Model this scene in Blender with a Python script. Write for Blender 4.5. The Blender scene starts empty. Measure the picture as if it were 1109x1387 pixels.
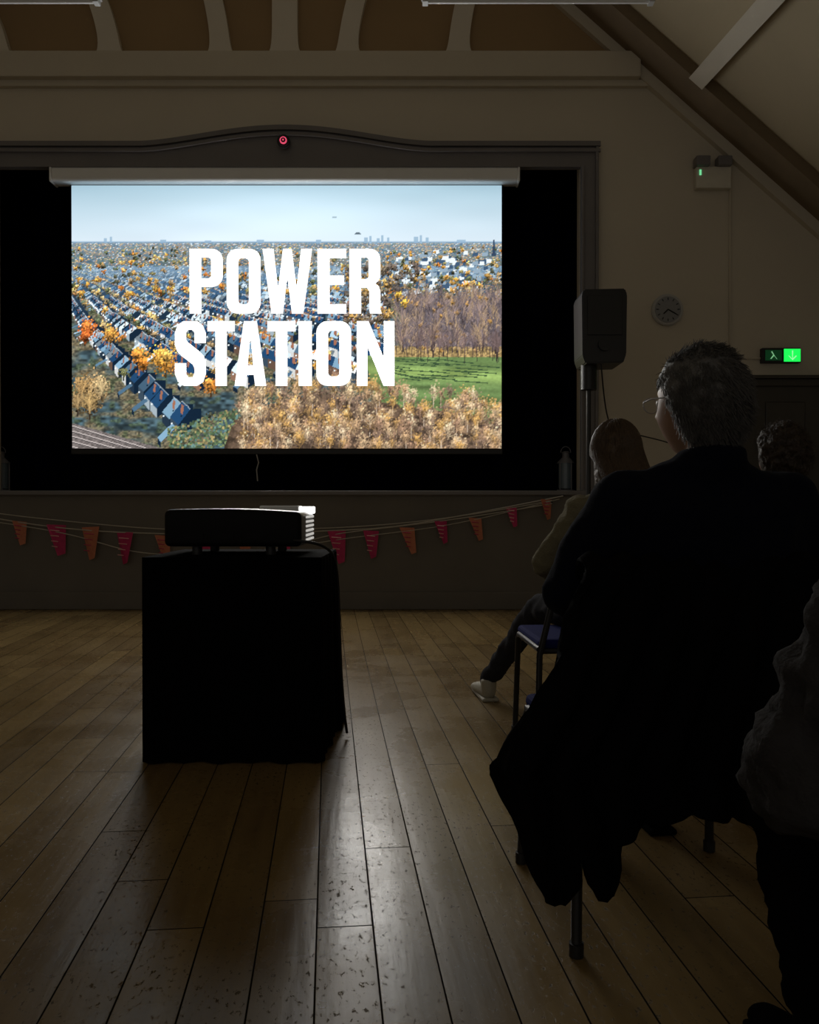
import bpy, bmesh, math, random
import numpy as np
from mathutils import Vector, Matrix, noise as mnoise
random.seed(7); rng=np.random.default_rng(11)
S=bpy.context.scene
S.view_settings.view_transform='Standard'
S.view_settings.look='None'
COL=S.collection
# ---------------- materials ----------------
def mat(name,col,rough=0.6,metal=0.0,var=0.15,nscale=8,bump=0.0,bscale=60,emit=None,estr=0,spec=0.5,sheen=0):
    m=bpy.data.materials.new(name); m.use_nodes=True
    nt=m.node_tree; b=nt.nodes['Principled BSDF']
    b.inputs['Roughness'].default_value=rough; b.inputs['Metallic'].default_value=metal
    b.inputs['Specular IOR Level'].default_value=spec
    tc=nt.nodes.new('ShaderNodeTexCoord')
    n=nt.nodes.new('ShaderNodeTexNoise'); n.inputs['Scale'].default_value=nscale; n.inputs['Detail'].default_value=5
    nt.links.new(tc.outputs['Object'],n.inputs['Vector'])
    r=nt.nodes.new('ShaderNodeMix'); r.data_type='RGBA'
    r.inputs[6].default_value=(*[c*(1-var) for c in col],1); r.inputs[7].default_value=(*[min(1,c*(1+var)) for c in col],1)
    nt.links.new(n.outputs['Fac'],r.inputs[0]); nt.links.new(r.outputs[2],b.inputs['Base Color'])
    if bump:
        n2=nt.nodes.new('ShaderNodeTexNoise'); n2.inputs['Scale'].default_value=bscale; n2.inputs['Detail'].default_value=6
        nt.links.new(tc.outputs['Object'],n2.inputs['Vector'])
        bp=nt.nodes.new('ShaderNodeBump'); bp.inputs['Strength'].default_value=bump; bp.inputs['Distance'].default_value=0.01
        nt.links.new(n2.outputs['Fac'],bp.inputs['Height']); nt.links.new(bp.outputs['Normal'],b.inputs['Normal'])
    if emit:
        b.inputs['Emission Color'].default_value=(*emit,1); b.inputs['Emission Strength'].default_value=estr
    if sheen: b.inputs['Sheen Weight'].default_value=sheen
    return m
M_wall=mat('wall_paint',(0.60,0.55,0.46),0.85,var=0.06,nscale=1.5,bump=0.12,bscale=30)
M_cream=mat('timber_cream',(0.70,0.65,0.57),0.7,var=0.05,nscale=3)
M_ochre=mat('ochre_panel',(0.34,0.23,0.12),0.8,var=0.1,nscale=2)
M_ceil=mat('ceiling_paint',(0.44,0.37,0.25),0.85,var=0.06,nscale=2)
M_brown=mat('dark_timber',(0.19,0.14,0.085),0.7,var=0.2,nscale=5)
M_frame=mat('grey_gloss_timber',(0.18,0.172,0.18),0.5,var=0.1,nscale=4)
M_stagef=mat('stage_front_paint',(0.16,0.145,0.125),0.7,var=0.12,nscale=3,bump=.1)
M_black=mat('black_curtain',(0.0025,0.003,0.013),0.95,var=0.3,nscale=4,spec=0.05)
M_blackp=mat('black_plastic',(0.012,0.012,0.013),0.45,var=0.1)
M_blackm=mat('black_metal',(0.010,0.010,0.011),0.4,var=0.1)
M_cloth=mat('black_cloth',(0.0025,0.0025,0.003),0.95,var=0.2,spec=0.03)
M_white=mat('white_plastic',(0.82,0.84,0.86),0.4,var=0.03)
M_grey=mat('grey_plastic',(0.45,0.45,0.45),0.4,var=0.03)
M_projbody=mat('projector_shell',(0.35,0.35,0.36),0.35,var=0.04)
M_projshade=mat('projector_shell_shaded',(0.006,0.006,0.007),0.6,var=0.1,spec=.15)  # near-black copy of the pale shell, silhouette shade put into the colour
M_blue=mat('blue_fabric',(0.010,0.015,0.12),0.85,var=0.2,nscale=60,spec=.1)
M_skin=mat('skin',(0.40,0.24,0.17),0.5,var=0.08,nscale=20)
# ---------------- geometry helpers ----------------
def obj(name,me,mats=(),parent=None,loc=None,rot=None,smooth=False):
    o=bpy.data.objects.new(name,me); COL.objects.link(o)
    for m in (mats if isinstance(mats,(list,tuple)) else [mats]): me.materials.append(m)
    if parent: o.parent=parent
    if loc: o.location=loc
    if rot: o.rotation_euler=rot
    if smooth and hasattr(me,'polygons'):
        for p in me.polygons: p.use_smooth=True
    return o
def empty(name,loc=(0,0,0),rot=(0,0,0)):
    o=bpy.data.objects.new(name,None); COL.objects.link(o); o.location=loc; o.rotation_euler=rot; o.empty_display_size=.1
    return o
def box(name,x0,x1,y0,y1,z0,z1,m,parent=None,bev=0.0,seg=2):
    bm=bmesh.new(); bmesh.ops.create_cube(bm,size=1)
    for v in bm.verts:
        v.co=Vector((x0+(v.co.x+.5)*(x1-x0),y0+(v.co.y+.5)*(y1-y0),z0+(v.co.z+.5)*(z1-z0)))
    if bev: bmesh.ops.bevel(bm,geom=bm.edges[:],offset=bev,segments=seg,affect='EDGES',profile=.5)
    me=bpy.data.meshes.new(name); bm.to_mesh(me); bm.free()
    return obj(name,me,m,parent,smooth=False)
def prism(name,pts,y0,y1,m,parent=None,bev=0):
    bm=bmesh.new()
    a=[bm.verts.new((x,y0,z)) for x,z in pts]; b=[bm.verts.new((x,y1,z)) for x,z in pts]
    bm.faces.new(a); bm.faces.new(b[::-1]); n=len(pts)
    for i in range(n): bm.faces.new((a[i],b[i],b[(i+1)%n],a[(i+1)%n]))
    bmesh.ops.recalc_face_normals(bm,faces=bm.faces)
    if bev: bmesh.ops.bevel(bm,geom=[e for e in bm.edges],offset=bev,segments=2,affect='EDGES')
    me=bpy.data.meshes.new(name); bm.to_mesh(me); bm.free()
    return obj(name,me,m,parent)
def tube(name,pts,r,m,parent=None,cyclic=False,smooth=True,res=3,kind='POLY'):
    cu=bpy.data.curves.new(name,'CURVE'); cu.dimensions='3D'; cu.bevel_depth=r; cu.bevel_resolution=res; cu.use_fill_caps=True
    sp=cu.splines.new('POLY' if kind=='POLY' else 'NURBS'); sp.points.add(len(pts)-1)
    for i,p in enumerate(pts): sp.points[i].co=(*p,1)
    if kind!='POLY': sp.order_u=4; sp.use_endpoint_u=True
    sp.use_cyclic_u=cyclic
    cu.materials.append(m)
    o=bpy.data.objects.new(name,cu); COL.objects.link(o)
    if parent: o.parent=parent
    return o
def cyl(name,c,r,h,axis,m,parent=None,r2=None,seg=40,bev=0):
    bm=bmesh.new(); bmesh.ops.create_cone(bm,cap_ends=True,segments=seg,radius1=r,radius2=r if r2 is None else r2,depth=h)
    if bev: bmesh.ops.bevel(bm,geom=[e for e in bm.edges if all(abs(abs(v.co.z)-h/2)<1e-5 for v in e.verts)],offset=bev,segments=2,affect='EDGES')
    if axis=='Y': bmesh.ops.rotate(bm,verts=bm.verts,matrix=Matrix.Rotation(math.pi/2,3,'X'))
    if axis=='X': bmesh.ops.rotate(bm,verts=bm.verts,matrix=Matrix.Rotation(math.pi/2,3,'Y'))
    bmesh.ops.translate(bm,verts=bm.verts,vec=Vector(c))
    me=bpy.data.meshes.new(name); bm.to_mesh(me); bm.free()
    return obj(name,me,m,parent)
def ell_pts(c,r,n=2):
    bm=bmesh.new(); bmesh.ops.create_icosphere(bm,subdivisions=n,radius=1)
    P=[Vector((c[0]+v.co.x*r[0],c[1]+v.co.y*r[1],c[2]+v.co.z*r[2])) for v in bm.verts]; bm.free(); return P
def hull_into(bm,ells):
    t=bmesh.new()
    for c,r in ells:
        if not isinstance(r,(tuple,list)): r=(r,r,r)
        for p in ell_pts(c,r): t.verts.new(p)
    res=bmesh.ops.convex_hull(t,input=t.verts[:])
    junk=[g for g in res['geom_interior'] if isinstance(g,bmesh.types.BMVert)]
    bmesh.ops.delete(t,geom=junk,context='VERTS')
    me=bpy.data.meshes.new('t'); t.to_mesh(me); t.free(); bm.from_mesh(me); bpy.data.meshes.remove(me)
def bake_remesh(name,bm,voxel,smooth_it=6,disp=None):
    me=bpy.data.meshes.new(name); bm.to_mesh(me); bm.free()
    o=bpy.data.objects.new(name+'_tmp',me); COL.objects.link(o)
    r=o.modifiers.new('r','REMESH'); r.mode='VOXEL'; r.voxel_size=voxel
    s=o.modifiers.new('s','SMOOTH'); s.factor=.5; s.iterations=smooth_it
    if disp:
        for (sc,st) in disp:
            t=bpy.data.textures.new('d','CLOUDS'); t.noise_scale=sc; t.noise_depth=2
            d=o.modifiers.new('d','DISPLACE'); d.texture=t; d.strength=st; d.mid_level=.5
    dg=bpy.context.evaluated_depsgraph_get(); ev=o.evaluated_get(dg)
    out=bpy.data.meshes.new_from_object(ev); bpy.data.objects.remove(o); out.name=name
    return out
D=7.93
def wx(p): return (p-554.5)/140.0      # view pixels on the stage wall, 140 units per metre
def wz(p): return 1.0+(685-p)/140.0
# ---------------- floor ----------------
def floor_mat():
    m=bpy.data.materials.new('old_floorboards'); m.use_nodes=True; nt=m.node_tree; N=nt.nodes; L=nt.links
    b=N['Principled BSDF']
    def mth(op,a,bv=None,c=None):
        n=N.new('ShaderNodeMath'); n.operation=op
        for i,v in enumerate((a,bv,c)):
            if v is None: continue
            if isinstance(v,(int,float)): n.inputs[i].default_value=v
            else: L.new(v,n.inputs[i])
        return n.outputs[0]
    tc=N.new('ShaderNodeTexCoord'); mp=N.new('ShaderNodeMapping'); mp.inputs['Rotation'].default_value=(0,0,math.radians(-5.6)); mp.inputs['Location'].default_value=(0.03,0,0)
    L.new(tc.outputs['Object'],mp.inputs['Vector'])
    sp=N.new('ShaderNodeSeparateXYZ'); L.new(mp.outputs[0],sp.inputs[0])
    W=0.133
    u=mth('DIVIDE',sp.outputs[0],W); uid=mth('FLOOR',u); uf=mth('FRACT',u)
    wn=N.new('ShaderNodeTexWhiteNoise'); wn.noise_dimensions='1D'; L.new(uid,wn.inputs['W'])
    v=mth('ADD',mth('DIVIDE',sp.outputs[1],2.6),mth('MULTIPLY',wn.outputs['Value'],7.3))
    vid=mth('FLOOR',v); vf=mth('FRACT',v)
    wn2=N.new('ShaderNodeTexWhiteNoise'); wn2.noise_dimensions='2D'
    cb=N.new('ShaderNodeCombineXYZ'); L.new(uid,cb.inputs[0]); L.new(vid,cb.inputs[1]); L.new(cb.outputs[0],wn2.inputs['Vector'])
    du=mth('MULTIPLY',mth('MINIMUM',uf,mth('SUBTRACT',1.0,uf)),W)
    dv=mth('MULTIPLY',mth('MINIMUM',vf,mth('SUBTRACT',1.0,vf)),2.6)
    dm=mth('MINIMUM',du,dv)
    gap=N.new('ShaderNodeMapRange'); L.new(dm,gap.inputs[0]); gap.inputs[1].default_value=0.0012; gap.inputs[2].default_value=0.003
    gm=N.new('ShaderNodeVectorMath'); gm.operation='MULTIPLY'; gm.inputs[1].default_value=(28,2.2,1); L.new(mp.outputs[0],gm.inputs[0])
    ga=N.new('ShaderNodeVectorMath'); ga.operation='ADD'; L.new(gm.outputs[0],ga.inputs[0])
    cb2=N.new('ShaderNodeCombineXYZ'); L.new(mth('MULTIPLY',wn2.outputs['Value'],40.0),cb2.inputs[1]); L.new(cb2.outputs[0],ga.inputs[1])
    gn=N.new('ShaderNodeTexNoise'); gn.inputs['Scale'].default_value=1; gn.inputs['Detail'].default_value=6; L.new(ga.outputs[0],gn.inputs['Vector'])
    wear=N.new('ShaderNodeTexNoise'); wear.inputs['Scale'].default_value=2.2; wear.inputs['Detail'].default_value=6; wear.inputs['Roughness'].default_value=.6; L.new(mp.outputs[0],wear.inputs['Vector'])
    cr=N.new('ShaderNodeValToRGB'); e=cr.color_ramp.elements
    e[0].position=.25; e[0].color=(.13,.082,.032,1); e[1].position=.8; e[1].color=(.34,.235,.095,1)
    mixv=mth('ADD',mth('MULTIPLY',gn.outputs['Fac'],.40),mth('ADD',mth('MULTIPLY',wn2.outputs['Value'],.25),mth('MULTIPLY',wear.outputs['Fac'],.35)))
    L.new(mixv,cr.inputs[0])
    pit=N.new('ShaderNodeTexNoise'); pit.inputs['Scale'].default_value=85; pit.inputs['Detail'].default_value=6; pit.inputs['Roughness'].default_value=.68
    pm=N.new('ShaderNodeVectorMath'); pm.operation='MULTIPLY'; pm.inputs[1].default_value=(1,.5,1); L.new(mp.outputs[0],pm.inputs[0]); L.new(pm.outputs[0],pit.inputs['Vector'])
    pthr=mth('SUBTRACT',pit.outputs['Fac'],mth('MULTIPLY',mth('SUBTRACT',wear.outputs['Fac'],.5),.22))
    pr=N.new('ShaderNodeMapRange'); L.new(pthr,pr.inputs[0]); pr.inputs[1].default_value=.355; pr.inputs[2].default_value=.415
    surf=mth('MULTIPLY',gap.outputs[0],mth('ADD',mth('MULTIPLY',pr.outputs[0],.6),.4))
    mx=N.new('ShaderNodeMix'); mx.data_type='RGBA'; mx.inputs[6].default_value=(.006,.005,.003,1); L.new(cr.outputs[0],mx.inputs[7]); L.new(surf,mx.inputs[0])
    L.new(mx.outputs[2],b.inputs['Base Color'])
    L.new(mth('MULTIPLY',surf,.47),b.inputs['Specular IOR Level'])
    rr=N.new('ShaderNodeMapRange'); L.new(wear.outputs['Fac'],rr.inputs[0]); rr.inputs[1].default_value=.3; rr.inputs[2].default_value=.7; rr.inputs[3].default_value=.22; rr.inputs[4].default_value=.34
    rough=mth('ADD',rr.outputs[0],mth('MULTIPLY',mth('SUBTRACT',1.0,surf),.4))
    L.new(rough,b.inputs['Roughness'])
    cup=mth('MULTIPLY',mth('POWER',mth('ABSOLUTE',mth('SUBTRACT',uf,.5)),2.0),-1.4)
    tilt=mth('MULTIPLY',mth('MULTIPLY',mth('SUBTRACT',wn2.outputs['Value'],.5),mth('SUBTRACT',uf,.5)),.8)
    h=mth('ADD',mth('MULTIPLY',pr.outputs[0],.09),mth('ADD',mth('ADD',cup,tilt),mth('ADD',mth('MULTIPLY',wear.outputs['Fac'],1.0),mth('MULTIPLY',gn.outputs['Fac'],.4))))
    bp=N.new('ShaderNodeBump'); bp.inputs['Strength'].default_value=.6; bp.inputs['Distance'].default_value=.003
    L.new(h,bp.inputs['Height']); L.new(bp.outputs['Normal'],b.inputs['Normal'])
    return m
box('floor',-7.4,5.0,-4,D+1.5,-.1,0,floor_mat())
# ---------------- room shell ----------------
AX=-1.19
def roofz(X): return 5.89-.88*(abs(X-AX)-2.80)
WZ=roofz(5.0); CZ=6.4; CX=2.80-(CZ-5.89)/.88
OL,OR,OB,OT=-4.025,1.646,1.13,4.30
wf=empty('wall_front')
prism('right_part',[(OR,0),(5.0,0),(5.0,WZ),(OR,roofz(OR))],D,D+.15,M_wall,wf)
prism('left_part',[(-7.38,0),(OL,0),(OL,roofz(OL)),(-7.38,WZ)],D,D+.15,M_wall,wf)
prism('top_part',[(OL,OT),(OR,OT),(OR,roofz(OR)),(AX+CX,CZ),(AX-CX,CZ),(OL,roofz(OL))],D,D+.15,M_wall,wf)
prism('below_stage_part',[(OL,0),(OR,0),(OR,OB),(OL,OB)],D+.0,D+.15,M_stagef,wf)
box('stage_front_panel',-6.5,OR+1.6,D-.03,D+.0,0.0,1.10,M_stagef,wf)
box('baseboard_front',-6.5,OR+1.6,D-.055,D-.03,0.0,.17,M_stagef,bev=.008)
box('trim_5',OL-.1,OR+.05,D-.09,D-.001,1.10,1.145,M_frame,bev=.01)
box('wall_right',5.0,5.15,-4,D+.15,0,WZ,M_wall)
box('wall_left',-7.53,-7.38,-4,D+.15,0,WZ,M_wall)
T=.12
prism('ceiling',[(5.0,WZ),(AX+CX,CZ),(AX-CX,CZ),(-7.38,WZ),(-7.38,WZ+T),(AX-CX,CZ+T),(AX+CX,CZ+T),(5.0,WZ+T)],-4,D+.15,M_ceil)
def slope_band(name,off0,off1,y0,y1,m,x0=1.0,x1=5.0):
    prism(name,[(x0,roofz(x0)-off0),(x1,roofz(x1)-off0),(x1,roofz(x1)-off1),(x0,roofz(x0)-off1)],y0,y1,m)
slope_band('trim_1',0.0,.14,D-.45,D-.001,M_brown,1.2,4.99)
slope_band('trim_2',.14,.27,D-.07,D-.001,M_wall,1.2,4.99)
bm=bmesh.new(); pv=[]
for (x,y) in ((2.69,D-.45),(3.1,1.0),(3.3,-4)):
    z=roofz(x)
    nrm=Vector((-.66,0,-.75)).normalized(); tg=Vector((.75,0,-.66))
    c=Vector((x,y,z))
    pv.append([bm.verts.new(c+tg*a+nrm*b_) for a,b_ in ((-.08,0.0),(.08,0.0),(.08,.14),(-.08,.14))])
for i in range(2):
    for k in range(4): bm.faces.new((pv[i][k],pv[i][(k+1)%4],pv[i+1][(k+1)%4],pv[i+1][k]))
bm.faces.new(pv[0]); bm.faces.new(pv[2][::-1]); bmesh.ops.recalc_face_normals(bm,faces=bm.faces)
me=bpy.data.meshes.new('ceiling_purlin'); bm.to_mesh(me); bm.free(); obj('ceiling_purlin',me,M_wall)
box('trim_3',-6.0,wx(862),D-.12,D-.001,wz(114),wz(80),M_wall,bev=.008)
box('trim_4',-6.0,wx(905),D-.05,D-.001,wz(122),wz(114),M_wall)
gp=empty('gable_timber_frame')
prism('ochre_infill',[(-5.3,wz(80)),(wx(846),wz(80)),(AX+CX+.03,CZ-.06),(AX-CX-.03,CZ-.06)],D-.012,D-.002,M_ochre,gp)
def strut(nm,xt,xb,w,flare=.05):
    z0=wz(80); z1=CZ-.02; L_=[];R_=[]
    for i in range(25):
        t=i/24; z=z0+(z1-z0)*t; tt=(z-z0)/.57
        x=xb+(xt-xb)*tt**1.7
        x=min(max(x,xb-.7),xb+.7)
        fl=flare*math.exp(-t*16)
        L_.append((x-w/2-fl*.6,z)); R_.append((x+w/2+fl*.6,z))
    prism(nm,L_+R_[::-1],D-.09,D-.013,M_cream,gp)
strut('strut_1',wx(134),wx(154),.19); strut('strut_2',wx(290),wx(302),.18)
strut('strut_3',wx(388),wx(388),.24)
strut('strut_4',wx(486),wx(472),.18); strut('strut_5',wx(632),wx(620),.19)
strut('strut_6',wx(-24),wx(4),.19)
# ---------------- proscenium frame ----------------
pf=empty('proscenium_frame')
def archz(X):
    t=abs(X-AX)/1.40
    if t>=1: return wz(199)
    return wz(199)+.155*(math.cos(t*math.pi)*.5+.5)**.8
def arc_strip(nm,zo,x0,x1,lowz,y0,y1,m):
    xs=np.linspace(x0,x1,90); up=[(x,archz(x)+zo) for x in xs]
    prism(nm,up+[(x1,lowz),(x0,lowz)],y0,y1,m,pf)
arc_strip('head_board',0,wx(-32),wx(808),wz(230),D-.05,D+.02,M_frame)
for k,(zo,th) in enumerate(((0.0,.035),(-.07,.018))):
    xs=np.linspace(wx(-34),wx(810),120)
    prism('head_mould_%d'%k,[(x,archz(x)+zo+.01) for x in xs]+[(x,archz(x)+zo-th) for x in xs[::-1]],D-.085,D-.05,M_frame,pf)
for s,(a,b_) in (('right',(wx(785),wx(808))),('left',(wx(-32),wx(-9)))):
    box('jamb_'+s,a,b_,D-.05,D+.02,1.146,wz(230),M_frame,pf)
    box('jamb_mould_a_'+s,a,a+.025,D-.078,D-.051,1.146,wz(230),M_frame,pf,bev=.005)
    box('jamb_mould_b_'+s,b_-.03,b_,D-.078,D-.051,1.146,wz(204),M_frame,pf,bev=.005)
box('stage',OL-.59,OR+.59,D+.152,D+1.39,0,1.129,M_blackp)
bm=bmesh.new(); nx=260
rows=[]
for z in (1.135,2.5,4.85):
    rows.append([bm.verts.new((OL-.5+i*(OR-OL+1.0)/nx, D+1.0+.05*math.sin(i*.55)+.02*math.sin(i*1.3), z)) for i in range(nx+1)])
for a,b_ in zip(rows,rows[1:]):
    for i in range(nx): bm.faces.new((a[i],a[i+1],b_[i+1],b_[i]))
me=bpy.data.meshes.new('stage_curtain'); bm.to_mesh(me); bm.free(); obj('stage_curtain',me,M_black,smooth=True)
box('wall_stage_back',OL-.7,OR+.7,D+1.4,D+1.5,0,5,M_black)
box('wall_stage_right',OR+.6,OR+.7,D+.15,D+1.4,0,5,M_black)
box('wall_stage_left',OL-.7,OL-.6,D+.15,D+1.4,0,5,M_black)
box('ceiling_stage',OL-.7,OR+.7,D+.15,D+1.4,4.9,5,M_black)
# ---------------- projection screen picture ----------------
W,H=581,353
img=np.zeros((H,W,3))
vv,uu=np.mgrid[0:H,0:W].astype(float)
def smooth_noise(sx,sy):
    g=rng.random((int(H/sy)+3,int(W/sx)+3)); y=vv/sy; x=uu/sx; yi=y.astype(int); xi=x.astype(int); fy=y-yi; fx=x-xi
    fy=fy*fy*(3-2*fy); fx=fx*fx*(3-2*fx)
    return (g[yi,xi]*(1-fx)+g[yi,xi+1]*fx)*(1-fy)+(g[yi+1,xi]*(1-fx)+g[yi+1,xi+1]*fx)*fy
def C(*c): return np.array(c)/255.
sky_t=C(150,178,192); sky_b=C(194,208,218)
t=np.clip(vv/76,0,1)[...,None]
img[:]=sky_t*(1-t)+sky_b*t
img+= (0.10*np.exp(-((uu-300)/190)**2-((vv-38)/45)**2))[...,None]
img+= ((smooth_noise(90,18)-.5)*.03)[...,None]
hz=76
n1=smooth_noise(6,3); n2=smooth_noise(2.2,1.6); n3=smooth_noise(26,9); n5=smooth_noise(9,5)
base=C(64,84,92)*(.45+.9*n1)[...,None]
w_=np.clip((n3-.35)*4,0,1)[...,None]*.65
base=base*(1-w_)+C(146,124,88)*(.4+.9*n2)[...,None]*w_
w2=np.clip((n5-.55)*5,0,1)[...,None]*.6
base=base*(1-w2)+C(84,98,70)*(.5+.8*n2)[...,None]*w2
far=np.clip(1-(vv-hz)/60,0,1)[...,None]
base=base*(1-.6*far)+C(140,166,186)*.6*far
img[hz:]=base[hz:]
def dot(u,v,r,c,a=1.0):
    u0=int(u-r);u1=int(u+r)+1;v0=int(v-r);v1=int(v+r)+1
    if u1<=0 or v1<=0 or u0>=W or v0>=H: return
    u0=max(u0,0);v0=max(v0,0)
    s=img[v0:v1,u0:u1]; s*=(1-a); s+=c*a
def line(u,v,u2,v2,c,a=.6):
    n=int(max(abs(u2-u),abs(v2-v)))+1
    for i in range(n+1):
        q=i/n; x=int(u+(u2-u)*q); y_=int(v+(v2-v)*q)
        if 0<=x<W and 0<=y_<H: img[y_,x]=img[y_,x]*(1-a)+c*a
def poly(P,c):
    P=np.array(P); u0=max(int(P[:,0].min()),0);u1=min(int(P[:,0].max())+2,W);v0=max(int(P[:,1].min()),0);v1=min(int(P[:,1].max())+2,H)
    if u1<=u0 or v1<=v0: return
    X=uu[v0:v1,u0:u1]; Y=vv[v0:v1,u0:u1]; ins=np.zeros(X.shape,bool); n=len(P)
    for i in range(n):
        x1,y1=P[i];x2,y2=P[(i+1)%n]
        if y1==y2: continue
        cond=((y1>Y)!=(y2>Y))&(X<(x2-x1)*(Y-y1)/(y2-y1)+x1); ins^=cond
    img[v0:v1,u0:u1][ins]=c
K=276.
def pr(gx,gy,gz=0): return (290+gx*K/gy, hz+K*(1-gz)/gy)
for _ in range(13000):
    v=hz+1+80*random.random()**1.5; u=random.random()*W; s=(v-hz)/80
    c=random.choice([C(228,232,232),C(60,92,120),C(100,126,146),C(200,155,98),C(90,104,80),C(46,72,100),C(172,126,92),C(215,172,106),C(120,92,76)])
    c=c*(.6+.4*s)+C(150,172,190)*(.4-.4*s)
    w=1+int(3*s*random.random()); 
    u0=int(u);v0=int(v); img[v0:v0+1,u0:u0+w+1]=c
def allowed(u,v):
    if u>425: return v<128
    if u>200: return v<262
    return v<335
items=[]
dx,dy=.807,-.59; nx_,ny_=.59,.807
c_=.60; row=0
while c_<13:
    tt=-16.
    ph=random.uniform(0,6)
    while tt<12:
        bend=.05*math.sin(tt*.9+c_)
        gx=nx_*(c_+bend)+dx*tt; gy=ny_*(c_+bend)+dy*tt
        tt+=.086+random.choice([0,0,0,0,0,.06])
        if gy<.85 or gy>8: continue
        u,v=pr(gx,gy)
        if u<-40 or u>W+40 or not allowed(u,v): continue
        if random.random()<.95: items.append((gy,'h',gx,gy,random.random()))
        for _k in range(2):
            if random.random()<.40: items.append((gy-.01,'t',gx+nx_*random.uniform(.09,.17)+random.uniform(-.04,.04),gy+ny_*.13,random.random()))
    row+=1
    c_+=(.25 if row%2 else .19) if c_<4 else .40
items.sort(key=lambda q:-q[0])
roofcols=[C(160,190,208),C(124,160,184),C(200,218,228),C(92,124,148),C(74,104,128),C(218,230,236),C(104,116,124)]
treecols=[C(218,162,76),C(202,128,58),C(138,130,86),C(100,108,76),C(222,186,114),C(76,78,62),C(160,136,100),C(190,150,84)]
def tree(u,v,R,c,n=None,flat=.9,trunk=True,alpha=1):
    n=n or int(6+R*R*1.5)
    if trunk: 
        for k in range(int(R)): dot(u,v+k,0.4,c*.3)
    for k in range(n):
        a=random.random()*6.283; r=R*abs(random.gauss(0,.52))
        x=u+r*math.cos(a); y=v-R*.5+r*flat*math.sin(a)
        sh=.45+.7*random.random()-.28*math.sin(a)
        dot(x,y,.4 if R<9 else .6,np.clip(c*sh,0,1),alpha)
def bare(u,v,h,c,nb=12,a=.55,dark=C(62,50,46)):
    line(u,v,u+random.uniform(-1,1),v-h*.5,dark,.8)
    for k in range(nb):
        an=random.gauss(0,.62); l=h*random.uniform(.3,.6)*math.cos(an*.7); s0=v-h*random.uniform(.25,.65)
        line(u,s0,u+l*math.sin(an),s0-l*math.cos(an),np.clip(c*random.uniform(.6,1.2),0,1),a)
for it in items:
    g=it[0]; hazef=np.clip((g-2)/6.5,0,.75); hz_c=C(135,160,180)
    _,k,gx,gy,q=it
    if k=='h':
        hw=.044; dp=.065; hh=.065*random.uniform(.8,1.2); rh=.04
        def P3(a,b,z): return pr(gx+dx*a+nx_*b,gy+dy*a+ny_*b,z)
        wall=random.choice([C(64,82,98),C(40,58,76),C(228,230,228),C(156,118,96),C(28,44,60),C(176,192,202),C(112,88,74)])
        rc=random.choice(roofcols)*random.uniform(.85,1.1); dk=C(16,34,52)
        mixh=lambda c: c*(1-hazef)+hz_c*hazef
        poly([P3(-hw,-dp,0),P3(hw,-dp,0),P3(hw,-dp,hh),P3(-hw,-dp,hh)],mixh(wall*.85))
        poly([P3(hw,-dp,0),P3(hw,dp,0),P3(hw,dp,hh),P3(hw,0,hh+rh),P3(hw,-dp,hh)],mixh(dk))
        poly([P3(-hw,-dp,hh),P3(hw,-dp,hh),P3(hw,0,hh+rh),P3(-hw,0,hh+rh)],mixh(rc if q>.42 else dk*2.0))
        if g<3.4:
            if random.random()<.45:
                poly([P3(-.02,-dp*2.1,.03),P3(.02,-dp*2.1,.03),P3(.02,-dp,.05),P3(-.02,-dp,.05)],mixh(random.choice(roofcols)))
                poly([P3(-.02,-dp*2.1,.0),P3(.02,-dp*2.1,.0),P3(.02,-dp*2.1,.03),P3(-.02,-dp*2.1,.03)],mixh(dk))
            a=P3(-hw,0,hh+rh); b_=P3(hw,0,hh+rh); line(a[0],a[1],b_[0],b_[1],mixh(C(225,235,240)),.7)
            poly([P3(-.012,-dp*.4,hh+.012),P3(.014,-dp*.4,hh+.012),P3(.014,-dp*.3,hh+.055),P3(-.012,-dp*.3,hh+.055)],mixh(C(150,100,78)))
            a=P3(-.02,-dp,.045); dot(a[0],a[1],.5,C(225,235,240))
            a=P3(.015,-dp*.5,hh+.01); dot(a[0],a[1],.5,C(20,30,45))
    else:
        u,v=pr(gx,gy); R=.042*K/gy*random.uniform(.4,1.3)
        c=random.choice(treecols); tree(u,v,max(R,1),c*(1-hazef)+hz_c*hazef,flat=.9)
for (u,w,h) in [(44,4,5),(52,3,7),(120,8,3),(395,5,6),(402,3,8),(412,4,5),(418,3,9),(426,3,6),(462,6,7),(470,3,9),(478,4,6),(330,7,3),(520,12,3),(250,10,3),(180,9,2)]:
    img[hz-h:hz+1,u:u+w]=C(146,172,192)
img[hz-1:hz+2]=img[hz-1:hz+2]*.45+C(125,156,184)*.55
for k in range(22): img[hz+k-3:hz+k-2,569-int(k/9):570+int(k/9)+1]=C(50,66,88)
for k in range(3):
    for du in range(-4+k,5-k): img[65-k*1:66-k*1,386+du:387+du]=C(90,105,115)
img[42:44,352:358]=C(150,170,180)
for _ in range(120):
    u=random.uniform(430,560); v=random.uniform(86,142); w=random.uniform(4,12)
    poly([(u,v),(u+w,v-1),(u+w,v+4),(u,v+5)],random.choice([C(215,224,230),C(60,84,110),C(136,156,172)]))
for _ in range(340):
    u=random.uniform(0,W); v=hz+8+66*random.random(); tree(u,v,1.5+(v-hz)/20,random.choice(treecols),trunk=False)
for _ in range(150):
    u=random.uniform(370,470); v=random.uniform(110,190)
    if v<130 or u<440: tree(u,v,random.uniform(3,7),random.choice([C(120,108,92),C(96,88,80),C(180,144,84),C(110,98,90)]),trunk=False)
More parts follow.
